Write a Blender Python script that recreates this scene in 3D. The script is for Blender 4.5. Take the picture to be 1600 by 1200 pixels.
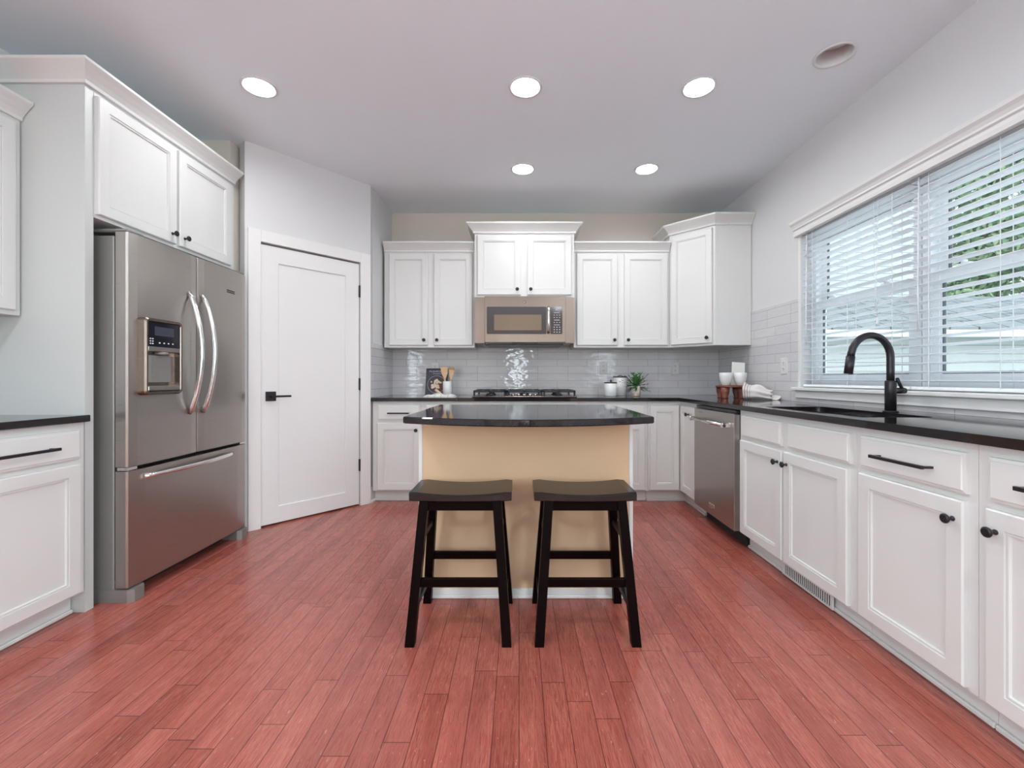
import bpy, bmesh, math, random
from mathutils import Vector, Matrix
random.seed(7)
PI = math.pi
for o in list(bpy.data.objects): bpy.data.objects.remove(o)
SC = bpy.context.scene
COL = SC.collection

# ------------------------------------------------------------------ camera, world, exposure, large lights
F, CX, CY, CH = 680.0, 811.0, 591.0, 1.07          # focal length and principal point for a 1600x1200 frame, eye height
cam = bpy.data.cameras.new('camera'); cam.sensor_width = 36; cam.lens = 36*F/1600
cam.shift_x = -(CX-800)/1600; cam.shift_y = (CY-600)/1600
cam.clip_start = 0.05; cam.clip_end = 200
co = bpy.data.objects.new('camera', cam); COL.objects.link(co)
co.location = (0, 0, CH); co.rotation_euler = (PI/2, 0, 0); SC.camera = co

w = bpy.data.worlds.new('World'); SC.world = w; w.use_nodes = True
bg = w.node_tree.nodes['Background']; bg.inputs[0].default_value = (0.80, 0.91, 1.0, 1); bg.inputs[1].default_value = 1.0
SC.view_settings.view_transform = 'Standard'; SC.view_settings.look = 'None'
SC.view_settings.gamma = 1; SC.view_settings.use_curve_mapping = False
SC.view_settings.exposure = 1.26
CAN_STRENGTH = 54.0

def area(name, loc, rot, sx, sy, power, color):
    l = bpy.data.lights.new(name, 'AREA'); l.shape = 'RECTANGLE'; l.size = sx; l.size_y = sy
    l.energy = power; l.color = color
    o = bpy.data.objects.new(name, l); COL.objects.link(o); o.location = loc; o.rotation_euler = rot
    return o
area('rear_glass_lamp', (-.045, -4.12, 1.30), (PI/2, 0, 0), .26, 1.9, 9, (0.92, 0.97, 1.0))           # added lamp outside the rear door, for a bright reflected band
area('right_fill_lamp', (2.24, -2.0, 1.55), (0, PI/2+.15, 0), 1.3, 2.3, 54, (0.86, 0.94, 1.0))      # fill lamp added outside an unseen side window
area('left_fill_lamp', (-2.83, -2.0, 1.55), (0, -PI/2-.15, 0), 1.3, 2.3, 54, (0.86, 0.94, 1.0))  # matching fill lamp, added outside the unseen left window
sl = bpy.data.lights.new('hazy_sun', 'SUN'); sl.energy = .45; sl.angle = math.radians(50); sl.color = (1, .98, .95)
so = bpy.data.objects.new('hazy_sun', sl); COL.objects.link(so); so.rotation_euler = (math.radians(48), math.radians(8), 0)

# ------------------------------------------------------------------ the place's main measures
W, C = 4.365, 2.726          # back wall, ceiling
XL, XR = -2.60, 2.01         # left and right wall
AX, AY, BX, BY = -1.91, 3.03, -1.275, 3.74   # ends of the angled pantry wall
CT, CB = 0.903, 0.873        # counter top and underside

# ------------------------------------------------------------------ materials
def mat(name, color, rough=0.5, metal=0.0, spec=0.5, emit=None, es=0, coat=0):
    m = bpy.data.materials.new(name); m.use_nodes = True
    b = m.node_tree.nodes['Principled BSDF']
    b.inputs['Base Color'].default_value = (*color, 1); b.inputs['Roughness'].default_value = rough
    b.inputs['Metallic'].default_value = metal; b.inputs['Specular IOR Level'].default_value = spec
    b.inputs['Coat Weight'].default_value = coat
    if emit: b.inputs['Emission Color'].default_value = (*emit, 1); b.inputs['Emission Strength'].default_value = es
    return m
class NT:
    def __init__(s, m):
        s.t = m.node_tree; s.b = s.t.nodes['Principled BSDF']
    def n(s, typ, **kw):
        nd = s.t.nodes.new(typ)
        for k, v in kw.items(): setattr(nd, k, v)
        return nd
    def l(s, a, b): s.t.links.new(a, b)
    def math(s, op, a, b=None, c=None):
        nd = s.n('ShaderNodeMath', operation=op)
        for i, v in enumerate((a, b, c)):
            if v is None: continue
            if isinstance(v, (int, float)): nd.inputs[i].default_value = v
            else: s.l(v, nd.inputs[i])
        return nd.outputs[0]
    def comb(s, x, y, z):
        nd = s.n('ShaderNodeCombineXYZ')
        for i, v in enumerate((x, y, z)):
            if isinstance(v, (int, float)): nd.inputs[i].default_value = v
            else: s.l(v, nd.inputs[i])
        return nd.outputs[0]
    def xyz(s):
        tc = s.n('ShaderNodeTexCoord'); sp = s.n('ShaderNodeSeparateXYZ'); s.l(tc.outputs['Object'], sp.inputs[0])
        return sp.outputs[0], sp.outputs[1], sp.outputs[2], tc.outputs['Object']
    def noise(s, vec, scale, detail=3, rough=.5):
        nd = s.n('ShaderNodeTexNoise'); s.l(vec, nd.inputs['Vector'])
        nd.inputs['Scale'].default_value = scale; nd.inputs['Detail'].default_value = detail; nd.inputs['Roughness'].default_value = rough
        return nd.outputs['Fac']
    def white(s, vec):
        nd = s.n('ShaderNodeTexWhiteNoise', noise_dimensions='3D'); s.l(vec, nd.inputs['Vector']); return nd.outputs['Value']
    def ramp(s, fac, stops):
        nd = s.n('ShaderNodeValToRGB'); s.l(fac, nd.inputs[0]); e = nd.color_ramp.elements
        while len(e) < len(stops): e.new(.5)
        for i, (p, c) in enumerate(stops): e[i].position = p; e[i].color = (*c, 1)
        return nd.outputs[0]
    def mix(s, fac, a, b, mode='MIX'):
        nd = s.n('ShaderNodeMix', data_type='RGBA', blend_type=mode)
        for i, v in ((0, fac), (6, a), (7, b)):
            if isinstance(v, (int, float)): nd.inputs[i].default_value = v
            elif isinstance(v, tuple): nd.inputs[i].default_value = (*v, 1)
            else: s.l(v, nd.inputs[i])
        return nd.outputs[2]
    def bump(s, h, strength, dist=.01):
        nd = s.n('ShaderNodeBump'); s.l(h, nd.inputs['Height']); nd.inputs['Strength'].default_value = strength
        nd.inputs['Distance'].default_value = dist; s.l(nd.outputs[0], s.b.inputs['Normal'])

M = {}
def plaster(name, color, rough=.85):
    m = mat(name, color, rough, spec=.25); t = NT(m); *_, v = t.xyz()
    n = t.noise(v, 220, 2); t.bump(n, .08, .002)
    n2 = t.noise(v, 1.3, 2); t.l(t.mix(n2, tuple(c*.975 for c in color), tuple(min(1, c*1.02) for c in color)), t.b.inputs['Base Color'])
    return m
M['wall'] = plaster('wall_paint', (.70, .70, .70))
M['wall_warm'] = plaster('warm_white_wall_paint', (.72, .66, .58))
M['ceiling'] = plaster('ceiling_paint', (.86, .92, .965))
M['beige'] = plaster('beige_island_paint', (.66, .46, .295))
M['cab'] = mat('cabinet_paint', (.80, .79, .765), .38)
t = NT(M['cab']); *_, v = t.xyz(); t.l(t.ramp(t.noise(v, 3, 2), [(.3, (.715, .715, .695)), (.7, (.735, .735, .715))]), t.b.inputs['Base Color'])
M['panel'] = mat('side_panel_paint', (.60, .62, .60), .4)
M['trim'] = mat('trim_paint', (.80, .79, .775), .4)
M['doorpaint'] = mat('door_paint', (.79, .785, .775), .42)
M['brown_door'] = mat('unseen_door_brown', (.16, .10, .07), .5)
M['black'] = mat('black_metal', (.02, .018, .02), .38, .3)
M['blackplastic'] = mat('black_plastic', (.015, .015, .017), .3)
M['faucet'] = mat('matte_black_finish', (.035, .032, .038), .32, .6)
M['darkgap'] = mat('dark_cavity', (.02, .02, .02), .8)
M['chrome'] = mat('polished_steel', (.78, .77, .76), .18, 1)
M['white_ceramic'] = mat('white_ceramic', (.82, .82, .81), .25)
M['outlet'] = mat('outlet_plastic', (.72, .71, .70), .4)
M['vinyl'] = mat('white_vinyl', (.80, .83, .86), .4)
M['slat'] = mat('blind_slat_white', (.90, .93, .95), .45)
b = M['slat'].node_tree.nodes['Principled BSDF']
M['cord'] = mat('white_cord', (.75, .78, .80), .7)
M['seal'] = mat('window_seal', (.10, .11, .12), .6)
M['ironwood'] = mat('iron_grate', (.03, .03, .033), .45, .4)
M['lens'] = mat('lamp_lens', (1, 1, 1), .5, emit=(.955, .975, 1.0), es=CAN_STRENGTH)
M['lens_fill'] = mat('fill_lamp_lens', (1, 1, 1), .5, emit=(.89, .955, 1.0), es=CAN_STRENGTH*2.6)  # stronger glow for the added lights out of view
M['lensoff'] = mat('unlit_lens', (.66, .68, .70), .4)
M['can'] = mat('can_trim_white', (.78, .78, .78), .45)
M['card'] = mat('cream_card', (.80, .82, .76), .7)
M['soil'] = mat('soil', (.06, .04, .03), .9)
M['green_dark'] = mat('houseplant_green', (.05, .16, .045), .45)
M['gold'] = mat('gold_band', (.65, .45, .22), .35, .8)
M['cover'] = mat('book_cover', (.032, .026, .045), .4)
M['pages'] = mat('book_pages', (.80, .77, .70), .8)
M['ink'] = mat('pale_lilac_print', (.55, .50, .66), .6)
M['cream'] = mat('cream_print', (.80, .66, .50), .6)
M['brownprint'] = mat('brown_print', (.16, .05, .02), .6)
M['plate_print'] = mat('dark_plate_print', (.05, .03, .045), .5)
M['marks'] = mat('white_marks', (.75, .76, .78), .5)
M['glassdark'] = mat('dark_oven_glass', (.045, .036, .038), .08, 0, .6)
M['glasswin'] = mat('oven_window_mesh', (.20, .145, .10), .14, .3, .6)
M['display'] = mat('dark_display_glass', (.012, .013, .022), .1)
M['displayin'] = mat('display_window', (.05, .06, .085), .15)
M['trunk'] = mat('bark', (.12, .09, .07), .9)
M['bounce_ground'] = mat('pale_bounce_ground', (.52, .53, .53), .9)  # unseen ground, made pale to bounce light up onto the slats
M['gutter'] = mat('white_gutter', (.80, .82, .83), .5)

def steel(name, color, rough, vertical=True):
    m = mat(name, color, rough, 1); t = NT(m); x, y, z, v = t.xyz()
    vec = t.comb(t.math('MULTIPLY', x, 6 if vertical else 6), t.math('MULTIPLY', y, 6), t.math('MULTIPLY', z, 900))
    n = t.noise(vec, 1, 2)
    t.l(t.mix(n, tuple(c*.9 for c in color), tuple(min(1, c*1.1) for c in color)), t.b.inputs['Base Color'])
    t.l(t.math('MULTIPLY_ADD', n, .12, rough-.06), t.b.inputs['Roughness'])
    t.bump(n, .04, .002)
    return m
M['steel'] = steel('brushed_steel', (.44, .41, .385), .30)
M['steel2'] = steel('warm_brushed_steel', (.25, .20, .17), .25)
M['steelside'] = mat('grey_fridge_side', (.27, .265, .25), .45, .4)
M['sinksteel'] = steel('sink_steel', (.62, .64, .66), .3)

# hardwood planks running away from the camera
m = mat('red_hardwood', (.3, .07, .05), .25); t = NT(m); x, y, z, v = t.xyz()
r = t.math('DIVIDE', x, .080); row = t.math('FLOOR', r); fr = t.math('FRACT', r)
off = t.math('MULTIPLY', t.white(t.comb(row, 3.3, 0)), 5.0)
u = t.math('ADD', t.math('DIVIDE', y, .78), off); pl = t.math('FLOOR', u); fu = t.math('FRACT', u)
rnd = t.white(t.comb(row, pl, 1.7)); rnd2 = t.white(t.comb(row, pl, 9.1))
gv = t.comb(t.math('ADD', t.math('MULTIPLY', x, 34), t.math('MULTIPLY', rnd, 40)), t.math('ADD', t.math('MULTIPLY', y, 2.6), t.math('MULTIPLY', rnd2, 30)), 0)
g1 = t.noise(gv, 1.0, 5, .65)
gr = t.math('FRACT', t.math('MULTIPLY', g1, 9.0)); gr = t.math('ABSOLUTE', t.math('SUBTRACT', gr, .5))
fine = t.noise(t.comb(t.math('MULTIPLY', x, 420), t.math('MULTIPLY', y, 12), 0), 1, 3)
base = t.ramp(rnd, [(0, (.27, .055, .040)), (.35, (.35, .080, .058)), (.7, (.41, .105, .080)), (1, (.32, .076, .062))])
c1 = t.mix(t.math('MULTIPLY', gr, .95), base, (.56, .20, .145))
blot = t.noise(t.comb(t.math('ADD', t.math('MULTIPLY', x, 9), t.math('MULTIPLY', rnd, 17)), t.math('MULTIPLY', y, 1.3), 0), 1, 3)
c1 = t.mix(t.math('MULTIPLY', t.math('GREATER_THAN', t.math('ADD', blot, t.math('MULTIPLY', gr, .25)), .62), .30), c1, (.16, .030, .022))
c2 = t.mix(t.math('MULTIPLY', t.math('GREATER_THAN', fine, .57), .38), c1, (.13, .024, .018))
scr = t.noise(t.comb(t.math('MULTIPLY', x, 90), t.math('MULTIPLY', y, 26), 0), 1, 4, .7)
c2 = t.mix(t.math('MULTIPLY', t.math('GREATER_THAN', scr, .66), .45), c2, (.62, .33, .27))
sx = t.math('MINIMUM', fr, t.math('SUBTRACT', 1.0, fr)); su = t.math('MULTIPLY', t.math('MINIMUM', fu, t.math('SUBTRACT', 1.0, fu)), 9.75)
seam = t.math('LESS_THAN', t.math('MINIMUM', sx, su), .016)
t.l(t.mix(t.math('MULTIPLY', seam, .75), c2, (.05, .012, .01)), t.b.inputs['Base Color'])
t.l(t.math('ADD', t.math('MULTIPLY', g1, .10), .19), t.b.inputs['Roughness'])
t.b.inputs['Specular IOR Level'].default_value = .62
t.bump(t.math('SUBTRACT', t.math('MULTIPLY', t.noise(v, 5, 2), .35), t.math('ADD', t.math('MULTIPLY', seam, .5), t.math('MULTIPLY', gr, .07))), .22, .003)
M['floor'] = m

# polished dark stone
m = mat('dark_granite', (.02, .018, .02), .07); t = NT(m); *_, v = t.xyz()
t.l(t.ramp(t.noise(v, 260, 3, .7), [(.42, (.007, .005, .006)), (.64, (.018, .014, .017)), (.76, (.09, .075, .085))]), t.b.inputs['Base Color'])
t.b.inputs['Specular IOR Level'].default_value = .5
M['granite'] = m

def tiles(name, axis):
    m = mat(name, (.6, .6, .6), .07); t = NT(m); x, y, z, v = t.xyz()
    a = x if axis == 'x' else y
    br = t.n('ShaderNodeTexBrick'); br.offset = .36; br.offset_frequency = 3; br.squash_frequency = 1
    t.l(t.comb(t.math('ADD', a, 10.08), t.math('ADD', z, -.903+.0715*20), 0), br.inputs['Vector'])
    br.inputs['Scale'].default_value = 1; br.inputs['Brick Width'].default_value = .302; br.inputs['Row Height'].default_value = .0715
    br.inputs['Mortar Size'].default_value = .0014; br.inputs['Mortar Smooth'].default_value = .3
    br.inputs['Color1'].default_value = (.62, .61, .63, 1); br.inputs['Color2'].default_value = (.665, .65, .655, 1)
    br.inputs['Mortar'].default_value = (.30, .285, .285, 1); br.inputs['Bias'].default_value = 0
    t.l(br.outputs['Color'], t.b.inputs['Base Color'])
    t.b.inputs['Specular IOR Level'].default_value = .6
    n = t.noise(t.comb(t.math('MULTIPLY', a, .6), t.math('MULTIPLY', z, 1.5), 0), 22, 1.5, .4)
    h = t.math('SUBTRACT', n, t.math('MULTIPLY', br.outputs['Fac'], .35))
    t.bump(h, .35, .006)
    return m
M['tile_x'] = tiles('glazed_tile_back', 'x'); M['tile_y'] = tiles('glazed_tile_side', 'y')

def thin_glass(name):
    m = bpy.data.materials.new(name); m.use_nodes = True; nt = m.node_tree; nt.nodes.clear()
    o = nt.nodes.new('ShaderNodeOutputMaterial'); mx = nt.nodes.new('ShaderNodeMixShader')
    tr = nt.nodes.new('ShaderNodeBsdfTransparent'); tr.inputs[0].default_value = (.94, .97, .97, 1)
    gl = nt.nodes.new('ShaderNodeBsdfGlossy'); gl.inputs['Roughness'].default_value = .02
    lw = nt.nodes.new('ShaderNodeLayerWeight'); lw.inputs[0].default_value = .5      # thin-pane Schlick reflectance
    pw = nt.nodes.new('ShaderNodeMath'); pw.operation = 'POWER'; pw.inputs[1].default_value = 5; nt.links.new(lw.outputs['Facing'], pw.inputs[0])
    ma = nt.nodes.new('ShaderNodeMath'); ma.operation = 'MULTIPLY_ADD'; ma.inputs[1].default_value = .9; ma.inputs[2].default_value = .03; nt.links.new(pw.outputs[0], ma.inputs[0])
    nt.links.new(ma.outputs[0], mx.inputs[0]); nt.links.new(tr.outputs[0], mx.inputs[1]); nt.links.new(gl.outputs[0], mx.inputs[2])
    nt.links.new(mx.outputs[0], o.inputs[0]); return m
M['glass'] = thin_glass('window_glass')

def wood(name, c1, c2, sc=1, rough=.45):
    m = mat(name, c1, rough); t = NT(m); x, y, z, v = t.xyz()
    n = t.noise(t.comb(t.math('MULTIPLY', x, 14*sc), t.math('MULTIPLY', y, 60*sc), t.math('MULTIPLY', z, 60*sc)), 1, 3)
    t.l(t.ramp(n, [(.3, c1), (.7, c2)]), t.b.inputs['Base Color']); return m
M['stool'] = mat('espresso_wood', (.004, .0015, .0015), .35, spec=.05)
M['stoolseat'] = wood('espresso_seat_wood', (.006, .0035, .003), (.010, .006, .005), 1, .27)
M['redwood'] = wood('reddish_wood', (.17, .045, .028), (.27, .085, .05))
M['lightwood'] = wood('light_utensil_wood', (.62, .36, .18), (.72, .47, .27))
M['midwood'] = wood('brown_utensil_wood', (.36, .18, .07), (.46, .25, .11))
M['handlewood'] = wood('pinkish_wood', (.66, .43, .31), (.74, .52, .40))
def stripes(name, axis, period, duty, c0, c1, span=None):
    m = mat(name, c0, .9); t = NT(m); x, y, z, v = t.xyz(); a = {'x': x, 'y': y, 'z': z}[axis]
    f = t.math('FRACT', t.math('DIVIDE', t.math('ADD', a, 10.0), period))
    k = t.math('LESS_THAN', f, duty)
    if span: k = t.math('MULTIPLY', k, t.math('MULTIPLY', t.math('GREATER_THAN', a, span[0]), t.math('LESS_THAN', a, span[1])))
    t.l(t.mix(k, c0, c1), t.b.inputs['Base Color'])
    t.bump(t.noise(v, 500, 2), .3, .002); return m
M['towel'] = stripes('striped_tea_towel', 'x', .017, .30, (.74, .69, .66), (.40, .27, .25), (-.105, -.052))
M['towelwhite'] = stripes('white_tea_towel', 'x', .06, .12, (.76, .77, .73), (.5, .55, .5))
M['pot'] = stripes('ribbed_cream_pot', 'z', .004, .2, (.70, .64, .58), (.62, .54, .46))
M['siding'] = mat('white_siding', (.56, .58, .55), .6)
t = NT(M['siding']); x, y, z, v = t.xyz(); f = t.math('FRACT', t.math('DIVIDE', t.math('ADD', z, 10.0), .130))
t.l(t.mix(t.math('LESS_THAN', f, .06), (.56, .58, .55), (.20, .21, .21)), t.b.inputs['Base Color'])
m = mat('grey_shingles', (.4, .42, .44), .9); t = NT(m); x, y, z, v = t.xyz()
br = t.n('ShaderNodeTexBrick'); t.l(t.comb(x, t.math('MULTIPLY', y, 1.1), 0), br.inputs['Vector'])
br.inputs['Scale'].default_value = 1; br.inputs['Brick Width'].default_value = .42; br.inputs['Row Height'].default_value = .42; br.inputs['Mortar Size'].default_value = .014
br.inputs['Color1'].default_value = (.22, .235, .245, 1); br.inputs['Color2'].default_value = (.28, .295, .30, 1); br.inputs['Mortar'].default_value = (.06, .065, .07, 1)
t.l(br.outputs[0], t.b.inputs['Base Color']); M['shingle'] = m
def leafm(name, a, b_):
    m = mat(name, a, .6); t = NT(m); *_, v = t.xyz()
    t.l(t.ramp(t.noise(v, 2.2, 4), [(.35, a), (.65, b_)]), t.b.inputs['Base Color']); return m
M['leafA'] = leafm('bright_leaves', (.13, .24, .12), (.36, .46, .27)); M['leafB'] = leafm('grey_green_leaves', (.12, .17, .13), (.30, .36, .30))
M['leafC'] = leafm('deep_green_leaves', (.06, .13, .07), (.18, .27, .15))

# ------------------------------------------------------------------ mesh helpers
class MB:
    def __init__(s): s.bm = bmesh.new(); s.M = Matrix.Identity(4)
    def v(s, x, y, z): return s.bm.verts.new(s.M @ Vector((x, y, z)))
    def f(s, vs, smooth=False):
        try: fc = s.bm.faces.new(vs)
        except ValueError: return None
        fc.smooth = smooth; return fc
    def box(s, x0, x1, y0, y1, z0, z1, bev=0, seg=1):
        x0, x1 = sorted((x0, x1)); y0, y1 = sorted((y0, y1)); z0, z1 = sorted((z0, z1))
        p = [s.v(x, y, z) for z in (z0, z1) for y in (y0, y1) for x in (x0, x1)]
        fs = [s.f([p[i] for i in q]) for q in ((0, 2, 3, 1), (4, 5, 7, 6), (0, 1, 5, 4), (2, 6, 7, 3), (0, 4, 6, 2), (1, 3, 7, 5))]
        if bev:
            es = list({e for fc in fs for e in fc.edges})
            bmesh.ops.bevel(s.bm, geom=es, offset=bev, segments=seg, affect='EDGES', profile=.5)
        return s
    def prism(s, pts, z0, z1):
        a = [s.v(x, y, z0) for x, y in pts]; b = [s.v(x, y, z1) for x, y in pts]; n = len(pts)
        s.f(a[::-1]); s.f(b)
        for i in range(n): s.f([a[i], a[(i+1) % n], b[(i+1) % n], b[i]])
        return s
    def hexa(s, bottom, top):
        a = [s.v(*p) for p in bottom]; b = [s.v(*p) for p in top]
        s.f(a[::-1]); s.f(b)
        for i in range(4): s.f([a[i], a[(i+1) % 4], b[(i+1) % 4], b[i]])
        return s
    def rings(s, rs, cap0=True, cap1=True, smooth=True, closed=True):
        R = [[s.v(*p) for p in r] for r in rs]; n = len(R[0])
        for a, b in zip(R, R[1:]):
            for i in range(n if closed else n-1): s.f([a[i], a[(i+1) % n], b[(i+1) % n], b[i]], smooth)
        if cap0: s.f(R[0][::-1])
        if cap1: s.f(R[-1])
        return s
    def lathe(s, prof, cx=0, cy=0, cz=0, seg=24, axis='z', cap0=True, cap1=True):
        rs = []
        for r, h in prof:
            ring = []
            for k in range(seg):
                a = 2*PI*k/seg; u, w_ = r*math.cos(a), r*math.sin(a)
                if axis == 'z': ring.append((cx+u, cy+w_, cz+h))
                elif axis == 'y': ring.append((cx+u, cy+h, cz+w_))
                else: ring.append((cx+h, cy+u, cz+w_))
            rs.append(ring)
        return s.rings(rs, cap0, cap1)
    def tube(s, pts, r, seg=12, rz=None):
        pts = [Vector(p) for p in pts]; rs = []; up = None; n = len(pts)
        rad = r if isinstance(r, (list, tuple)) else [r]*n
        for i, p in enumerate(pts):
            t_ = (pts[min(i+1, n-1)]-pts[max(i-1, 0)]).normalized()
            if up is None: up = Vector((0, 0, 1)) if abs(t_.z) < .9 else Vector((1, 0, 0))
            sd = t_.cross(up).normalized(); up = sd.cross(t_).normalized()
            q = rz if rz else 1
            rs.append([p+sd*math.cos(2*PI*k/seg)*rad[i]+up*math.sin(2*PI*k/seg)*rad[i]*q for k in range(seg)])
        return s.rings(rs)
    def panel(s, x0, x1, z0, z1, prof):
        """rectangular front made of inset rings (inset, y); faces -y"""
        rs = [[(x0+i, y, z0+i), (x1-i, y, z0+i), (x1-i, y, z1-i), (x0+i, y, z1-i)] for i, y in prof]
        return s.rings(rs, smooth=False)
    def sweep(s, path, prof, flip=1):
        """profile (out, z) along an open polyline in plan, mitred"""
        P = [Vector(p) for p in path]; n = len(P); nr = []
        for i in range(n):
            def nrm(a, b): d = (b-a).normalized(); return Vector((d.y, -d.x))*flip
            if i == 0: m_ = nrm(P[0], P[1])
            elif i == n-1: m_ = nrm(P[-2], P[-1])
            else:
                a, b = nrm(P[i-1], P[i]), nrm(P[i], P[i+1]); m_ = (a+b).normalized(); m_ = m_/max(.2, m_.dot(a))
            nr.append(m_)
        return s.rings([[(P[i].x+nr[i].x*o, P[i].y+nr[i].y*o, z) for o, z in prof] for i in range(n)], smooth=False)
    def build(s, name, m, parent=None, loc=None, rot=None):
        bmesh.ops.recalc_face_normals(s.bm, faces=s.bm.faces)
        me = bpy.data.meshes.new(name); s.bm.to_mesh(me); s.bm.free()
        me.materials.append(M[m] if isinstance(m, str) else m)
        o = bpy.data.objects.new(name, me); COL.objects.link(o)
        if parent: o.parent = parent
        if loc: o.location = loc
        if rot: o.rotation_euler = rot
        return o
def tag(o, label=None, cat=None, group=None, kind=None):
    if label: o['label'] = label
    if cat: o['category'] = cat
    if group: o['group'] = group
    if kind: o['kind'] = kind
    return o
def thing(name, label, cat, loc=(0, 0, 0), rz=0, group=None):
    o = bpy.data.objects.new(name, None); COL.objects.link(o); o.location = loc; o.rotation_euler = (0, 0, rz)
    o.empty_display_size = .1
    return tag(o, label, cat, group)
def struct(name, mb, m, parent=None):
    o = mb.build(name, m, parent)
    if not parent: o['kind'] = 'structure'
    return o
def box(*a, **k): return MB().box(*a, **k)
def rrect(x0, x1, z0, z1, r, seg=5):
    out = []
    for cx_, cz_, a0 in ((x1-r, z1-r, 0), (x0+r, z1-r, PI/2), (x0+r, z0+r, PI), (x1-r, z0+r, 1.5*PI)):
        for k in range(seg+1):
            a = a0+k*PI/2/seg; out.append((cx_+r*math.cos(a), cz_+r*math.sin(a)))
    return out
def text(body, size, name, m, parent, loc, rot, ext=.0004, align='LEFT'):
    cu = bpy.data.curves.new(name, 'FONT'); cu.body = body; cu.size = size; cu.extrude = ext; cu.align_x = align
    tmp = bpy.data.objects.new(name+'_curve', cu); COL.objects.link(tmp)
    bpy.context.view_layer.update()
    me = bpy.data.meshes.new_from_object(tmp.evaluated_get(bpy.context.evaluated_depsgraph_get()))
    bpy.data.objects.remove(tmp); me.materials.clear(); me.materials.append(M[m])
    o = bpy.data.objects.new(name, me); COL.objects.link(o); o.parent = parent; o.location = loc; o.rotation_euler = rot
    return o

# ------------------------------------------------------------------ the setting
YR = -4.0
struct('floor', box(XL-.15, XR+.15, YR, W+.1, -.05, 0), 'floor')

lights = [(-1.478, 2.475, 1), (.036, 2.475, 1), (1.023, 2.475, 1), (.030, 3.444, 1), (1.010, 3.444, 1), (1.617, 2.23, 0),
          (-1.4, .2, 1), (.9, .2, 1), (-1.4, -2.2, 1), (.9, -2.2, 1)]  # this row is out of view, added as fill light
RC = .088
mb = MB()
hx = .12
xs = sorted({XL-.15, XR+.15} | {round(x+s*hx, 4) for x, y, _ in lights for s in (-1, 1)})
ys = sorted({YR, W+.1} | {round(y+s*hx, 4) for x, y, _ in lights for s in (-1, 1)})
cells = [(x, y) for x, y, _ in lights]
# plain strips around each light square
def in_light(xa, xb, ya, yb):
    for x, y in cells:
        if xa >= x-hx-1e-3 and xb <= x+hx+1e-3 and ya >= y-hx-1e-3 and yb <= y+hx+1e-3: return True
    return False
for xa, xb in zip(xs, xs[1:]):
    for ya, yb in zip(ys, ys[1:]):
        if not in_light(xa, xb, ya, yb):
            mb.f([mb.v(xa, ya, C), mb.v(xb, ya, C), mb.v(xb, yb, C), mb.v(xa, yb, C)])
for x, y in cells:
    N = 48; inn, out = [], []
    for k in range(N):
        a = 2*PI*k/N; c_, s_ = math.cos(a), math.sin(a); q = hx/max(abs(c_), abs(s_))
        inn.append(mb.v(x+RC*c_, y+RC*s_, C)); out.append(mb.v(x+q*c_, y+q*s_, C))
    for k in range(N): mb.f([out[k], out[(k+1) % N], inn[(k+1) % N], inn[k]])
bmesh.ops.remove_doubles(mb.bm, verts=mb.bm.verts, dist=.0005)
struct('ceiling', mb, 'ceiling')

struct('wall_back', box(XL-.15, XR+.15, W, W+.12, -.05, C), 'wall_warm')
VY0, VY1, VZ0, VZ1 = -3.2, -.8, .85, 2.25      # unseen windows added behind the camera to admit fill light
mb = MB(); mb.box(XL-.15, XL, YR, VY0, -.05, C); mb.box(XL-.15, XL, VY1, W, -.05, C); mb.box(XL-.15, XL, VY0, VY1, -.05, VZ0); mb.box(XL-.15, XL, VY0, VY1, VZ1, C)
struct('wall_left', mb, 'wall')
for k, x in ((3, XL-.10), (4, XR+.10)):
    r = bpy.data.objects.new('window_%d' % k, None); COL.objects.link(r); r['kind'] = 'structure'; r.location = (x, 0, 0)
    mb = MB()
    for yy in (VY0+.002, (VY0+VY1)/2-.03, VY1-.062): mb.box(-.03, .03, yy, yy+.06, VZ0+.002, VZ1-.002)
    for zz in (VZ0+.002, VZ1-.062): mb.box(-.03, .03, VY0+.062, VY1-.062, zz, zz+.06)
    mb.build('window_frame', 'vinyl', r)
    box(-.003, .003, VY0+.06, VY1-.06, VZ0+.06, VZ1-.06).build('pane', 'glass', r)
struct('wall_pantry_front', box(XL, AX-.10, AY, AY+.10, 0, C), 'wall_warm')
struct('wall_pantry_side', box(BX-.10, BX, BY+.05, W, 0, C), 'wall')
# right wall with the twin window opening
WY0, WY1, WZ0, WZ1 = 1.40, 3.105, 1.005, 2.13
mb = MB()
mb.box(XR, XR+.15, YR, VY0, -.05, C); mb.box(XR, XR+.15, VY1, WY0, -.05, C); mb.box(XR, XR+.15, VY0, VY1, -.05, VZ0); mb.box(XR, XR+.15, VY0, VY1, VZ1, C); mb.box(XR, XR+.15, WY1, W, -.05, C)
mb.box(XR, XR+.15, WY0, WY1, -.05, WZ0-.03); mb.box(XR, XR+.15, WY0, WY1, WZ1, C)
struct('wall_right', mb, 'wall')
# rear wall with an unseen door, added for its narrow bright reflection
mb = MB()
DX0, DX1 = -.60, .51
mb.box(XL-.15, DX0, YR-.12, YR, -.05, C); mb.box(DX1, XR+.15, YR-.12, YR, -.05, C); mb.box(DX0, DX1, YR-.12, YR, 2.25, C)
struct('wall_rear', mb, 'wall_warm')
dr = bpy.data.objects.new('door_2', None); COL.objects.link(dr); dr['kind'] = 'structure'; dr.location = (-.045, YR-.06, 0)
mb = MB(); mb.box(-.553, -.13, -.03, .03, 0, 2.248); mb.box(.13, .553, -.03, .03, 0, 2.248); mb.box(-.13, .13, -.03, .03, 2.17, 2.248); mb.box(-.13, .13, -.03, .03, 0, .35)
mb.build('door_leaf', 'brown_door', dr)
box(-.13, .13, -.003, .003, .35, 2.17).build('pane', 'glass', dr)

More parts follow.
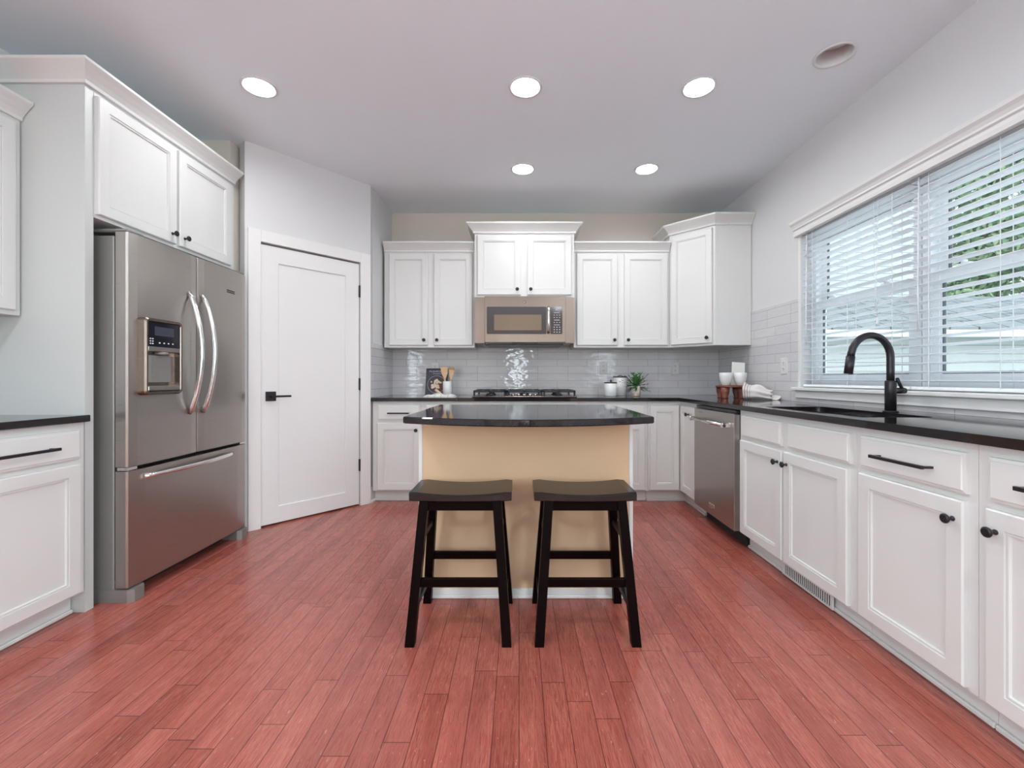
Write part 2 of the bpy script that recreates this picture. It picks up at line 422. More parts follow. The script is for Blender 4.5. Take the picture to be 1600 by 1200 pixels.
# angled wall: local x runs along it, local y goes into the wall
AL = math.hypot(BX-AX, BY-AY); ARZ = math.atan2(BY-AY, BX-AX)
def wall_t(px):      # where a column of the picture meets the angled wall
    k = (px-CX)/F; dx, dy = BX-AX, BY-AY
    return (k*AY-AX)/(dx-k*dy)*AL
d0, d1 = wall_t(407.5), wall_t(561.5); k0, k1 = wall_t(385.5), wall_t(578)
DT = 2.03
mb = MB(); mb.box(0.0, d0-.006, 0, .11, 0, C); mb.box(d1+.006, AL, 0, .11, 0, C); mb.box(d0-.006, d1+.006, 0, .11, DT+.012, C)
o = struct('wall_pantry_angled', mb, 'wall'); o.location = (AX, AY, 0); o.rotation_euler = (0, 0, ARZ)
dr = bpy.data.objects.new('door_1', None); COL.objects.link(dr); dr['kind'] = 'structure'; dr.location = (AX, AY, 0); dr.rotation_euler = (0, 0, ARZ)
mb = MB(); mb.panel(d0, d1, .012, DT, [(0, .045), (0, .004), (.002, .002), (.118, .002), (.121, .006), (.1215, .012)])
slab = mb.build('door_leaf', 'doorpaint', dr)
mb = MB(); mb.box(k0+.004, d0-.004, -.018, 0, 0, DT+.095, .002); mb.box(d1+.004, k1-.002, -.018, 0, 0, DT+.095, .002); mb.box(d0-.004, d1+.004, -.018, 0, DT+.012, DT+.095, .002)
mb.build('door_casing', 'trim', dr)
mb = MB(); mb.box(d0-.0055, d1+.0055, .06, .105, 0.0, DT+.011); mb.build('door_stop', 'trim', dr)
for z in (.34, 1.02, 1.80): 
    box(d1-.006, d1+.010, -.012, .004, z-.05, z+.05, bev=.002).build('hinge', 'black', dr)
mb = MB(); mb.box(d0+.030, d0+.098, -.010, .002, .905, .973, .0015)
mb.build('lever_rose', 'black', dr)
mb = MB(); mb.lathe([(.011, 0), (.011, -.045)], d0+.064, -.005, .939, axis='y'); mb.box(d0+.055, d0+.185, -.062, -.048, .932, .946, .003)
mb.build('lever_handle', 'black', dr)

# baseboards
def base(name, x0, y0, x1, y1, h=.13, th=.014):
    mb = MB(); mb.sweep([(x0, y0), (x1, y1)], [(0, 0), (th+.012, 0), (th+.012, .012), (th, .022), (th, h-.02), (th*.4, h), (0, h)])
    return struct(name, mb, 'trim')
base('baseboard_pantry_right', BX-.012, BY-.013, BX, BY+.09)
base('baseboard_right', XR, .79, XR, YR)
base('baseboard_rear', 1.3, YR, XR, YR) if 0 else None
base('baseboard_left', XL, YR, XL, .9)

# backsplash tiles
mb = box(BX+.009, XR-.009, W-.008, W, CT, 1.38); struct('trim_1', mb, 'tile_x'); tag(bpy.data.objects['trim_1'], 'glossy white subway tile backsplash on the back wall')
mb = MB(); mb.box(XR-.008, XR, 3.125, W, CT, 1.64); mb.box(XR-.008, XR, .80, 3.125, CT, WZ0-.035); mb.box(XR-.008, XR, .80, 1.37, WZ0-.035, 1.64)
struct('trim_2', mb, 'tile_y'); tag(bpy.data.objects['trim_2'], 'white tile backsplash beside and under the window')
mb = box(BX, BX+.008, BY, W, CT, 1.375); struct('trim_3', mb, 'tile_y'); tag(bpy.data.objects['trim_3'], 'white tile on the short wall beside the pantry')

# ------------------------------------------------------------------ window units, blinds, valance
for k, (y0, y1) in enumerate(((2.255, WY1-.004), (WY0+.004, 2.249))):
    r = bpy.data.objects.new('window_%d' % (k+1), None); COL.objects.link(r); r['kind'] = 'structure'; r.location = (2.12, y0, WZ0)
    wd, ht = y1-y0, WZ1-WZ0-.004
    mb = MB(); fw = .045
    mb.box(-.035, .04, 0, fw, 0, ht); mb.box(-.035, .04, wd-fw, wd, 0, ht); mb.box(-.035, .04, fw, wd-fw, 0, fw); mb.box(-.035, .04, fw, wd-fw, ht-fw, ht)
    mb.build('window_frame', 'vinyl', r)
    mid = .565
    for nm, xa, z0, z1 in (('upper_sash', .008, mid-.02, ht-fw), ('lower_sash', -.022, fw, mid+.03)):
        sw = .042
        mb = MB(); mb.box(xa, xa+.026, fw, fw+sw, z0, z1); mb.box(xa, xa+.026, wd-fw-sw, wd-fw, z0, z1)
        mb.box(xa, xa+.026, fw+sw, wd-fw-sw, z0, z0+sw); mb.box(xa, xa+.026, fw+sw, wd-fw-sw, z1-sw, z1)
        s_ = mb.build('sash', 'vinyl', r)
        a, b_, c_, d_ = fw+sw, wd-fw-sw, z0+sw, z1-sw
        mb = MB(); g = .005
        for q in ((a, a+g, c_, d_), (b_-g, b_, c_, d_), (a+g, b_-g, c_, c_+g), (a+g, b_-g, d_-g, d_)): mb.box(xa+.006, xa+.020, q[0], q[1], q[2], q[3])
        mb.build('seal', 'seal', s_)
        box(xa+.011, xa+.014, a, b_, c_, d_).build('pane', 'glass', s_)
    for yy in (wd*.25, wd*.75):
        mb = MB(); mb.box(-.045, -.022, yy-.03, yy+.03, mid+.032, mid+.04); mb.lathe([(.012, 0), (.012, .014)], -.035, yy, mid+.04); mb.box(-.042, -.030, yy-.005, yy+.045, mid+.05, mid+.058, .002)
        mb.build('sash_lock', 'vinyl', r)
mb = MB(); mb.box(XR-.045, XR+.085, WY0-.06, WY1+.045, WZ0-.022, WZ0, .004); mb.box(XR-.022, XR, WY0-.05, WY1+.035, WZ0-.075, WZ0-.022, .004)
struct('trim_4', mb, 'trim'); tag(bpy.data.objects['trim_4'], 'white window stool and apron under the blinds')
mb = MB(); mb.box(XR-.004, XR+.002, WY1-.002, WY1+.022, WZ0, WZ1+.01); mb.box(XR-.004, XR+.002, WY0-.022, WY0+.002, WZ0, WZ1+.01)
struct('trim_5', mb, 'trim')

def blind(label, y0, y1, cords):
    t_ = thing('window_blind', label, 'blind', (XR+.036, y0, WZ0), 0, 'white slatted blinds on the sink window')
    L = y1-y0; ht = WZ1-WZ0
    box(-.026, .026, .003, L-.003, ht-.045, ht-.002).build('headrail', 'slat', t_)
    mb = MB(); z = .052; n = 0
    while z < ht-.06:
        rs = []
        for yy in (.004, L-.004):
            up = [(-.025+.05*i/6, yy, z+.0022*math.sin(PI*i/6)-.0065*(i/6-.5)) for i in range(7)]
            dn = [(a, b, c-.0028) for a, b, c in up[::-1]]
            rs.append(up+dn)
        mb.rings(rs, smooth=False); z += .0440
    mb.build('slats', 'slat', t_)
    box(-.025, .025, .004, L-.004, .006, .022, bev=.003).build('bottom_rail', 'slat', t_)
    for yy in (L*.12, L*.5, L*.88):
        mb = MB()
        for xx in (-.027, .027): mb.box(xx-.0012, xx+.0012, yy-.0012, yy+.0012, .02, ht-.045)
        mb.build('ladder_cord', 'cord', t_)
    mb = MB(); cy_ = cords*L
    mb.tube([(-.034, cy_, ht-.05), (-.036, cy_+.01, ht*.5), (-.036, cy_, .40)], .0016, 6); mb.tube([(-.034, cy_+.03, ht-.05), (-.036, cy_+.02, ht*.5), (-.036, cy_+.012, .44)], .0016, 6)
    mb.lathe([(.003, .05), (.007, .02), (.008, 0)], -.037, cy_, .36)
    mb.build('lift_cord', 'cord', t_)
    mb = MB(); mb.tube([(-.036, L*.93, ht-.05), (-.038, L*.935, .5), (-.038, L*.93, .30)], .0035, 6); mb.build('tilt_wand', 'cord', t_)
    return t_
blind('white horizontal blind over the left window half, behind the faucet', 2.253, WY1-.004, .22)
blind('white horizontal blind over the right window half, showing green trees', WY0+.004, 2.247, .30)
mb = MB(); mb.sweep([(XR, WY1+.035), (XR, WY0-.06)],
    [(0, 2.085), (.030, 2.085), (.032, 2.105), (.028, 2.110), (.028, 2.125), (.040, 2.130), (.040, 2.140), (.048, 2.155), (.062, 2.168), (.066, 2.185), (0, 2.185)])
tag(mb.build('window_valance', 'trim'), 'long white moulded valance along the top of the window blinds', 'valance')

# ------------------------------------------------------------------ recessed lights
labels = {0: 'lit recessed ceiling light furthest left, above the refrigerator side', 1: 'lit recessed ceiling light in the middle of the front row',
          2: 'lit recessed ceiling light on the right of the front row', 3: 'lit recessed ceiling light nearer the microwave, in the middle of the back row',
          4: 'lit recessed ceiling light in the back row, right one nearer the corner cabinet', 5: 'unlit recessed ceiling light with open can near the window wall',
          6: 'unseen recessed light added out of view for fill, left front', 7: 'unseen recessed light added out of view for fill, right front',
          8: 'unseen recessed light added out of view for fill, left rear', 9: 'unseen recessed light added out of view for fill, right rear'}
for i, (x, y, on) in enumerate(lights):
    t_ = thing('ceiling_light', labels[i], 'ceiling light', (x, y, C), 0, 'recessed ceiling lights')
    mb = MB(); R0 = RC-.002
    mb.lathe([(R0, -.001), (RC+.007, -.001), (RC+.006, -.005), (RC-.006, -.006), (R0-.008, .0)], seg=40, cap0=False, cap1=False)
    mb.build('trim_ring', 'can', t_)
    d = .018 if on else .085
    mb = MB(); mb.lathe([(R0-.008, .0), (R0-.014, d), (R0-.014, d+.03)], seg=40, cap0=False, cap1=True); mb.build('housing', 'can', t_)
    if on: MB().lathe([(R0-.012, d-.008), (R0-.012, d-.004)], seg=40).build('lens', 'lens' if i < 6 else 'lens_fill', t_)
    else:
        mb = MB(); mb.M = Matrix.Translation((.0, .012, d-.030)) @ Matrix.Rotation(math.radians(18), 4, 'X')
        mb.lathe([(.052, 0), (.056, .004), (.05, .035), (.03, .05)], seg=32); mb.build('lamp', 'lensoff', t_)

# ------------------------------------------------------------------ cabinets
PD = [(0, 0), (0, -.015), (.004, -.020), (.052, -.020), (.053, -.0145), (.056, -.0165), (.061, -.0165), (.063, -.0095), (.067, -.0095)]
PW = [(0, 0), (0, -.014), (.009, -.016), (.011, -.020), (.014, -.020)]
def knob(x, z, parent, y=-.020, mtx=None):
    mb = MB()
    if mtx: mb.M = mtx
    mb.lathe([(.008, 0), (.008, -.003), (.0048, -.006), (.0048, -.016), (.0125, -.020), (.0155, -.025), (.0155, -.028), (.011, -.0315)], x, y, z, 20, 'y')
    return mb.build('knob', 'black', parent)
def pull(x, z, L, parent, y=-.020):
    mb = MB()
    for s_ in (-1, 1): mb.box(x+s_*L/2-.004*(s_+1)-.000 if 0 else x+s_*(L/2-.006)-.005, x+s_*(L/2-.006)+.005, y-.032, y, z-.004, z+.004)
    mb.box(x-L/2, x+L/2, y-.042, y-.031, z-.006, z+.006, .0012)
    return mb.build('pull', 'black', parent)
def door(root, x0, x1, z0, z1, kn=None, mtx=None):
    mb = MB()
    if mtx: mb.M = mtx
    mb.panel(x0, x1, z0, z1, PD); d = mb.build('door', 'cab', root)
    if kn: knob(kn[0], kn[1], d, mtx=mtx)
    return d
def drawer(root, x0, x1, z0, z1, pl=0):
    d = MB().panel(x0, x1, z0, z1, PW).build('drawer', 'cab', root)
    if pl: pull((x0+x1)/2, (z0+z1)/2-.002, pl, d)
    return d
def toe(root, x0, x1):
    mb = MB(); mb.box(x0, x1, .060, .075, .0, .1); mb.box(x0, x1, .046, .060, 0, .018, .004)
    return mb.build('toe_kick', 'cab', root)
G = .0008
DZ0, DZ1, WZa, WZb = .108, .686, .710, .838
def base_cab(label, loc, rz, wd, doors, drawers, group, dep=.595, sink=False):
    t_ = thing('base_cabinet', label, 'cabinet', loc, rz, group)
    if sink:      # open topped carcass around the basin
        mb = MB(); mb.box(G, wd-G, .018, dep, .098, .116); mb.box(G, wd-G, 0, .018, .098, CB-.001)
        mb.box(G, .018, .018, dep, .116, CB-.001); mb.box(wd-.018, wd-G, .018, dep, .116, CB-.001); mb.box(.018, wd-.018, dep-.012, dep, .116, CB-.001)
        mb.build('body', 'cab', t_)
    else: box(G, wd-G, 0, dep, .098, CB-.001).build('body', 'cab', t_)
    toe(t_, G, wd-G)
    for a, b, side in doors: door(t_, a, b, DZ0, DZ1, None if side is None else ((b-.030 if side > 0 else a+.030), DZ1-.062))
    for a, b, p in drawers: drawer(t_, a, b, WZa, WZb, p)
    return t_
CR = [(0, 0), (.012, 0), (.014, .014), (.026, .030), (.045, .050), (.058, .062), (.062, .066), (.062, .078), (0, .078)]
def crown(root, path, z, h=1.0, k=1.0):
    mb = MB(); mb.sweep(path, [(a*k, z+b*h) for a, b in CR]); return mb.build('crown_moulding', 'cab', root)

FY = 3.755            # face of the back base cabinets
g = 'white base cabinets along the back wall'
def bx_(px): return (px-CX)/F*3.735
# back run: local x = world x
xs_ = [(-1.262, -.835), (-.835, -.41), (-.41, .505), (.505, 1.110)]
base_cab('white base cabinet next to the pantry door, with one drawer and one door', (xs_[0][0], FY, 0), 0, .427, [(bx_(589)+1.262, bx_(656)+1.262, 1)], [(bx_(590)+1.262, bx_(656.5)+1.262, .18)], g)
base_cab('white base cabinet behind the island, left of the cooktop', (xs_[1][0], FY, 0), 0, .425, [(.035, .390, 1)], [(.035, .390, .16)], g)
base_cab('wide white base cabinet directly under the gas cooktop', (xs_[2][0], FY, 0), 0, .915, [(.03, .447, 1), (.468, .885, -1)], [(.03, .885, 0)], g)
base_cab('white base cabinet with two doors behind the island, right of the cooktop', (xs_[3][0], FY, 0), 0, .605, [(.03, .292, 1), (.313, .577, -1)], [(.03, .577, .2)], g)
# corner cabinet with folding doors on both faces
t_ = thing('corner_base_cabinet', 'white corner base cabinet with doors on both faces, left of the dishwasher', 'cabinet', (0, 0, 0), 0)
MB().prism([(1.112, FY), (1.40, FY), (1.40, 3.392), (2.0, 3.392), (2.0, W-.01), (1.112, W-.01)], .098, CB-.001).build('body', 'cab', t_)
mb = MB(); mb.sweep([(1.112, FY+.060), (1.460, FY+.060), (1.460, 3.392)], [(0, 0), (.014, 0), (.014, .016), (.002, .020), (.002, .1), (-.010, .1), (-.010, 0)]); mb.build('toe_kick', 'cab', t_)
door(t_, bx_(1016), 1.377, DZ0, WZb, None, Matrix.Translation((0, FY, 0)))
mtx = Matrix.Translation((1.40, 3.732, 0)) @ Matrix.Rotation(-PI/2, 4, 'Z')
door(t_, 0.004, .308, DZ0, WZb, (.190, .775), mtx)

# right run: local x runs towards the camera
g = 'white base cabinets under the window'
RX = 1.40
def ry(px, X=1.38): return F*X/(px-CX)
t_ = base_cab('white sink base cabinet with two doors, beside the dishwasher', (RX, 2.752, 0), -PI/2, .952,
    [(2.752-ry(1155.5), 2.752-ry(1220), 1), (2.752-ry(1223.4), 2.752-ry(1322), -1)], [(2.752-ry(1157.5), 2.752-ry(1218.6), 0), (2.752-ry(1228.5), 2.752-ry(1326), 0)], g, sink=True)
base_cab('white base cabinet with one drawer and one door, right of the sink cabinet', (RX, 1.80, 0), -PI/2, .475,
    [(1.80-ry(1340), 1.80-ry(1503.5), 1)], [(1.80-ry(1341.5), 1.80-ry(1506.5), .222)], g)
base_cab('white base cabinet cut by the right edge of the picture', (RX, 1.325, 0), -PI/2, .515,
    [(1.325-ry(1538), .47, -1)], [(1.325-ry(1541), .47, .222)], g)

# left run: local x runs away from the camera
LX = -1.985
g = 'white base cabinets on the left wall'
base_cab('white base cabinet at the left edge, against the tall side panel', (LX, 1.445, 0), PI/2, .54, [(.040, 1.956-1.445, None)], [(.040, 1.956-1.445, .222)], g)
base_cab('white base cabinet further towards the camera on the left wall', (LX, .93, 0), PI/2, .513, [(.03, .483, None)], [(.03, .483, .222)], g)
mb = MB(); mb.box(XL+.001, LX+.030, .92, 1.988, CB, CT, .003)
tag(mb.build('countertop', 'granite'), 'short dark stone countertop on the left wall', 'countertop')

# tall side panel between the left counter and the refrigerator
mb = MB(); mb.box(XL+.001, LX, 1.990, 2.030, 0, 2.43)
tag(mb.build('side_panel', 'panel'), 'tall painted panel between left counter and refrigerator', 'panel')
# cabinet over the fridge
t_ = thing('wall_cabinet', 'white two-door cabinet above the refrigerator', 'cabinet', (LX, 2.031, 0), PI/2)
L_ = AY-2.031-.001
box(G, L_-G, 0, .60, 1.822, 2.43).build('body', 'cab', t_)
def fy(px): return F*1.965/(CX-px)-2.031
door(t_, fy(154.5)+.002, fy(277), 1.838, 2.392, (fy(277)-.035, 1.838+.052)); door(t_, fy(281.5), fy(362), 1.838, 2.392, (fy(281.5)+.035, 1.838+.052))
crown(t_, [(-.040, .59), (-.040, 0), (L_-.004, 0)], 2.415, 1.05, 1.15)
# upper cabinet at the left edge
t_ = thing('wall_cabinet', 'white upper cabinet at the left edge above the short counter', 'cabinet', (-2.277, 1.45, 0), PI/2)
box(G, .535, 0, .31, 1.355, 2.245).build('body', 'cab', t_)
door(t_, .035, .506, 1.375, 2.224, None)
crown(t_, [(-.05, 0), (.535, 0), (.535, .30)], 2.24, 1.08) if 0 else None
mb = MB(); mb.sweep([(-.05, 0), (.5355, 0)], [(a, 2.242+b*1.08) for a, b in CR]); mb.build('crown_moulding', 'cab', t_)
# back uppers
def upper(label, x0, x1, yf, z0, z1, doors, crownpath, ch, k=1.0):
    t_ = thing('wall_cabinet', label, 'cabinet', (x0, yf, 0), 0, 'white wall cabinets on the back wall')
    box(G, x1-x0-G, 0, W-yf-.010, z0, z1).build('body', 'cab', t_)
    for a, b, c, d, s_ in doors: door(t_, a-x0, b-x0, c, d, ((b-x0-.032) if s_ > 0 else (a-x0+.032), c+.048))
    crown(t_, crownpath, z1-.004, ch, k); return t_
wd_ = .840
upper('white two-door wall cabinet left of the microwave, beside the pantry wall', -1.252, -.412, 4.045, 1.355, 2.245,
      [(-1.203, -.844, 1.375, 2.224, 1), (-.789, -.433, 1.375, 2.224, -1)], [(.002, 0), (.838, 0)], 1.08)
upper('raised white two-door wall cabinet above the microwave', -.405, .503, 3.96, 1.807, 2.389,
      [(-.378, .016, 1.825, 2.368, 1), (.074, .475, 1.825, 2.368, -1)], [(.001, .39), (.001, 0), (.907, 0), (.907, .39)], 1.12, 1.1)
upper('white two-door wall cabinet right of the microwave', .509, 1.396, 4.045, 1.355, 2.245,
      [(.534, .912, 1.375, 2.224, 1), (.974, 1.376, 1.375, 2.224, -1)], [(.002, 0), (.886, 0)], 1.08)
# diagonal corner cabinet
t_ = thing('corner_wall_cabinet', 'tall white diagonal wall cabinet in the right corner', 'cabinet', (0, 0, 0), 0)
P0, P1 = (1.400, 4.045), (1.690, 3.755)
MB().prism([P0, P1, (XR-.003, 3.755), (XR-.003, W-.010), (1.400, W-.010)], 1.355, 2.395).build('body', 'cab', t_)
mtx = Matrix.Translation((P0[0], P0[1], 0)) @ Matrix.Rotation(-PI/4, 4, 'Z')
door(t_, .020, .392, 1.375, 2.372, (.355, 1.423), mtx)
mb = MB(); mb.box(1.712, XR-.012, 3.750, 3.7549, 1.357, 2.395); mb.box(1.695, 1.712, 3.749, 3.7549, 1.356, 2.395); mb.build('side_skin', 'cab', t_)
crown(t_, [(1.400, W-.012), P0, P1, (XR-.004, 3.755)], 2.392, 1.12, 1.1)

# ------------------------------------------------------------------ countertops
def plate(outer, holes, z0, z1, bev=.003):
    bm = bmesh.new(); es = []
    for loop in [outer]+holes:
        vs = [bm.verts.new((x, y, z0)) for x, y in loop]
        for i in range(len(vs)): es.append(bm.edges.new((vs[i], vs[(i+1) % len(vs)])))
    r = bmesh.ops.triangle_fill(bm, use_beauty=True, use_dissolve=False, edges=es)
    ex = bmesh.ops.extrude_face_region(bm, geom=list(bm.faces))
    bmesh.ops.translate(bm, vec=(0, 0, z1-z0), verts=[v for v in ex['geom'] if isinstance(v, bmesh.types.BMVert)])
    mb = MB(); mb.bm.free(); mb.bm = bm; return mb
SX0, SX1, SY0, SY1 = 1.432, 1.782, 1.85, 2.56
ex_ = 1.365
mb = plate([(BX+.009, W-.009), (BX+.009, 3.715), (ex_, 3.715), (ex_, .80), (XR-.009, .80), (XR-.009, W-.009)], [rrect(SX0, SX1, SY0, SY1, .04)], CB, CT)
tag(mb.build('countertop', 'granite'), 'dark polished stone countertop running along the back wall and under the window', 'countertop')
t_ = thing('sink', 'undermount stainless sink set in the dark counter below the window', 'sink', ((SX0+SX1)/2, (SY0+SY1)/2, CB-.001))
cx_, cy_ = (SX0+SX1)/2, (SY0+SY1)/2
def rr3(ins, z, r): return [(x-cx_, y-cy_, z) for x, y in rrect(SX0+ins, SX1-ins, SY0+ins, SY1-ins, r)]
mb = MB(); mb.rings([rr3(-.02, 0, .05), rr3(-.003, 0, .04), rr3(.0, -.17, .04), rr3(.02, -.195, .04), rr3(.03, -.197, .03)], cap0=False)
mb.build('basin', 'sinksteel', t_)
mb = MB(); mb.lathe([(.045, 0), (.045, .003), (.03, .001)], 0, 0, -.197); mb.build('drain', 'chrome', t_)

# faucet
fx, fyy = 1.842, 2.158
t_ = thing('faucet', 'tall black gooseneck faucet behind the sink', 'faucet', (fx, fyy, CT))
MB().lathe([(.032, 0), (.032, .005), (.022, .007)]).build('base_plate', 'faucet', t_)
mb = MB(); mb.lathe([(.0235, .006), (.0235, .150), (.021, .156)]); mb.build('column', 'faucet', t_)
R_ = .098; pts = [(0, 0, .150), (0, 0, .20), (0, 0, .270)]; 
for k in range(1, 15): a = PI*k/14*.93; pts.append((-R_+R_*math.cos(a), 0, .270+R_*1.12*math.sin(a)))
l = pts[-1]; pts.append((l[0]-.004, 0, l[2]-.02))
mb = MB(); mb.tube(pts, .0165, 16); mb.build('spout', 'faucet', t_)
mb = MB(); mb.tube([(l[0]-.004, 0, l[2]-.018), (l[0]-.016, 0, l[2]-.105)], .0195, 16); mb.build('spray_head', 'faucet', t_)
mb = MB(); mb.tube([(.018, 0, .105), (.070, 0, .105)], .0150, 16); mb.tube([(.062, 0, .105), (.012, -.024, .165)], [.007, .0075], 10)
mb.build('lever', 'faucet', t_)

# ------------------------------------------------------------------ cooktop
t_ = thing('cooktop', 'stainless gas cooktop with black grates on the back counter', 'cooktop', (.047, 4.03, CT+.0005))
box(-.458, .458, -.25, .25, 0, .010, bev=.004).build('base', 'steel2', t_)
for a, b in ((-.446, -.165), (-.155, .155), (.165, .446)):
    mb = MB(); z0, z1 = .042, .060
    for yy in (-.225, .225, 0): mb.box(a, b, yy-.007, yy+.007, z0, z1, .002)
    for xx in (a+.007, b-.007, (a+b)/2): mb.box(xx-.007, xx+.007, -.232, .232, z0, z1, .002)
    for xx in (a+.07, b-.07): mb.box(xx-.005, xx+.005, -.225, .225, z0, z1)
    for xx in (a+.008, b-.008):
        for yy in (-.222, .222): mb.box(xx-.008, xx+.008, yy-.008, yy+.008, .011, z0)
    mb.build('grate', 'ironwood', t_)
for x, y, r_ in ((-.305, -.12, .035), (-.305, .12, .028), (0, .03, .045), (.305, -.12, .028), (.305, .12, .035)):
    MB().lathe([(r_+.012, .0105), (r_+.010, .018), (r_, .020), (r_, .028), (r_*.8, .031)], x, y, 0).build('burner', 'ironwood', t_)
for k in range(5): MB().lathe([(.016, .0105), (.016, .026), (.013, .030)], -.10+.05*k, -.165, 0, 16).build('control_knob', 'chrome', t_)

# ------------------------------------------------------------------ microwave
def mx(px): return (px-CX)*3.9/F
def mz(py): return CH-(py-CY)*3.9/F
MZ0, MZ1 = 1.385, 1.805
t_ = thing('microwave', 'stainless over-the-range microwave with dark glass door above the cooktop', 'microwave', (0, 3.9, 0))
x0, x1 = mx(757), mx(884)
box(x0+.002, x1-.002, .030, .44, MZ0, MZ1).build('body', 'steelside', t_)
xc = mx(859.6)
mb = MB(); mb.panel(x0, x1, MZ0+.006, MZ1, [(0, .029), (0, .003), (.003, 0), (.006, 0)]); fr = mb.build('door_frame', 'steel2', t_)
mb = MB(); mb.rings([[(x, y, z) for x, z in rrect(mx(760.5), mx(853.5), mz(522), mz(479.4), .006)] for y in (.0, -.003)], smooth=False); mb.build('door_glass', 'glassdark', t_)
mb = MB(); mb.rings([[(x, y, z) for x, z in rrect(mx(772), mx(846), mz(516), mz(491.7), .004)] for y in (-.003, -.0036)], smooth=False); mb.build('window', 'glasswin', t_)
mb = MB(); hxm = mx(856.8); mb.tube([(hxm, -.004, mz(520)), (hxm, -.028, mz(517)), (hxm, -.032, mz(500)), (hxm, -.028, mz(483)), (hxm, -.004, mz(480))], .0125, 12); mb.build('handle', 'chrome', t_)
mb = MB(); mb.rings([[(x, y, z) for x, z in rrect(mx(860), mx(878.6), mz(522), mz(479.4), .006)] for y in (.0, -.003)], smooth=False); cp = mb.build('control_panel', 'glassdark', t_)
text('16', .014, 'clock_digits', 'marks', cp, (mx(868), -.0032, mz(485)), (PI/2, 0, 0))
mb = MB()
for r_ in range(9):
    zz = mz(489+r_*3.8)
    if r_ in (0, 3, 5): mb.box(mx(865.5), mx(874.5), -.0038, -.003, zz, zz+.003)
    else:
        for c_ in range(3): q = mx(865.2+c_*4.2); mb.box(q, q+.009, -.0038, -.003, zz, zz+(.006 if r_ > 5 else .004))
mb.build('buttons', 'marks', cp)
mb = MB(); lx_, lz_ = mx(819.4), mz(472); mb.lathe([(.011, -.0005), (.011, -.002)], lx_, 0, lz_, 20, 'y'); lg = mb.build('round_emblem', 'blackplastic', t_)
mb = MB()
for k in range(4): a = PI/4+k*PI/2; mb.lathe([(.0028, -.002), (.0028, -.0026)], lx_+.005*math.cos(a), 0, lz_+.005*math.sin(a), 8, 'y')
mb.build('emblem_mark', 'marks', lg)
mb = MB(); mb.box(x0+.02, x1-.02, .012, .40, MZ0-.014, MZ0-.001, .004); mb.box(x0+.25, x1-.25, .002, .06, MZ0-.010, MZ0+.004, .003); mb.build('vent_underside', 'blackplastic', t_)
for sx_, a, b in ((0, -.402, x0-.002), (1, x1+.002, .500)):
    mb = MB(); mb.box(a, b, .045, .10, MZ0+.004, MZ1-.001, .001); mb.box(a+.004, b-.004, .1, .38, MZ0+.004, MZ0+.016)
    mb.build('side_filler', 'steel2', t_)

# ------------------------------------------------------------------ refrigerator (local x away from camera, local y into the wall)
FX, FY0, FW = -1.862, 2.072, .892
t_ = thing('refrigerator', 'stainless french door refrigerator with water dispenser and bottom freezer', 'refrigerator', (FX, FY0, 0), PI/2)
mb = MB(); mb.box(.004, FW-.004, .072, .725, .03, 1.752, .004); mb.build('body', 'steelside', t_)
box(.01, FW-.01, .062, .072, .10, 1.74).build('gasket', 'darkgap', t_)
DH0, DH1, sp = .645, 1.768, FW/2
def rdoor(a, b, z0, z1, nm):
    mb = MB(); n = 10; rs = []
    pr = [(a, .060), (a, .012)]+[(a+.004+(b-a-.008)*i/n, -.002-.006*math.sin(PI*i/n)+(.004 if i in (0, n) else 0)) for i in range(n+1)]+[(b, .012), (b, .060)]
    mb.rings([[(x, y, z) for x, y in pr] for z in (z0, z1)], smooth=False)
    return mb.build(nm, 'steel', t_)
ld = rdoor(0, sp-.003, DH0, DH1, 'door'); rd = rdoor(sp+.003, FW, DH0, DH1, 'door')
fd = rdoor(0, FW, .068, .625, 'freezer_drawer')
def arc(parent, p0, p1, bow, r, axis, q=None):
    mb = MB(); pts = []
    N = 18
    for i in range(N+1):
        u_ = i/N; c_ = [p0[j]+(p1[j]-p0[j])*u_ for j in range(3)]; c_[1] -= bow*math.sin(PI*u_)**.75 if 0 < u_ < 1 else 0
        pts.append(c_)
    mb.tube(pts, r, 12); return mb.build('handle', 'chrome', parent)
yh = F*1.84
arc(ld, (yh/511-FY0, -.006, .872), (yh/511-FY0, -.006, 1.553), .072, .0125, 'z')
arc(rd, (yh/490-FY0, -.006, .872), (yh/490-FY0, -.006, 1.553), .072, .0125, 'z')
arc(fd, (2.15-FY0, -.006, .585), (2.818-FY0, -.006, .585), .045, .0125, 'x')
text('KitchenAid', .014, 'nameplate', 'blackplastic', rd, (.70, -.0085, 1.625), (PI/2, 0, 0)) if 0 else None
mb = MB(); mb.box(.690, .765, -.010, -.006, 1.628, 1.634); mb.box(.690, .765, -.010, -.006, 1.616, 1.622); mb.build('nameplate', 'blackplastic', rd)
# top hinge covers, lower feet, mid hinge
for a, b in ((.004, .10), (FW-.10, FW-.004)): 
    mb = MB(); mb.box(a, b, .005, .20, 1.769, 1.785, .006); mb.build('hinge_cover', 'steelside', t_)
for a, b in ((-.001, .085), (FW-.085, FW+.001)):
    mb = MB(); mb.prism([(a, .20), (a, .005), (a+.015, -.020), (b-.018, -.020), (b, .0), (b, .20)], .0, .060); mb.build('foot', 'steelside', t_)
box(.09, FW-.09, .10, .14, .0, .062).build('base_grille', 'darkgap', t_)
for a, b in ((.004, .055), (FW-.055, FW-.004)): box(a, b, .004, .055, .628, .642).build('middle_hinge', 'chrome', t_)
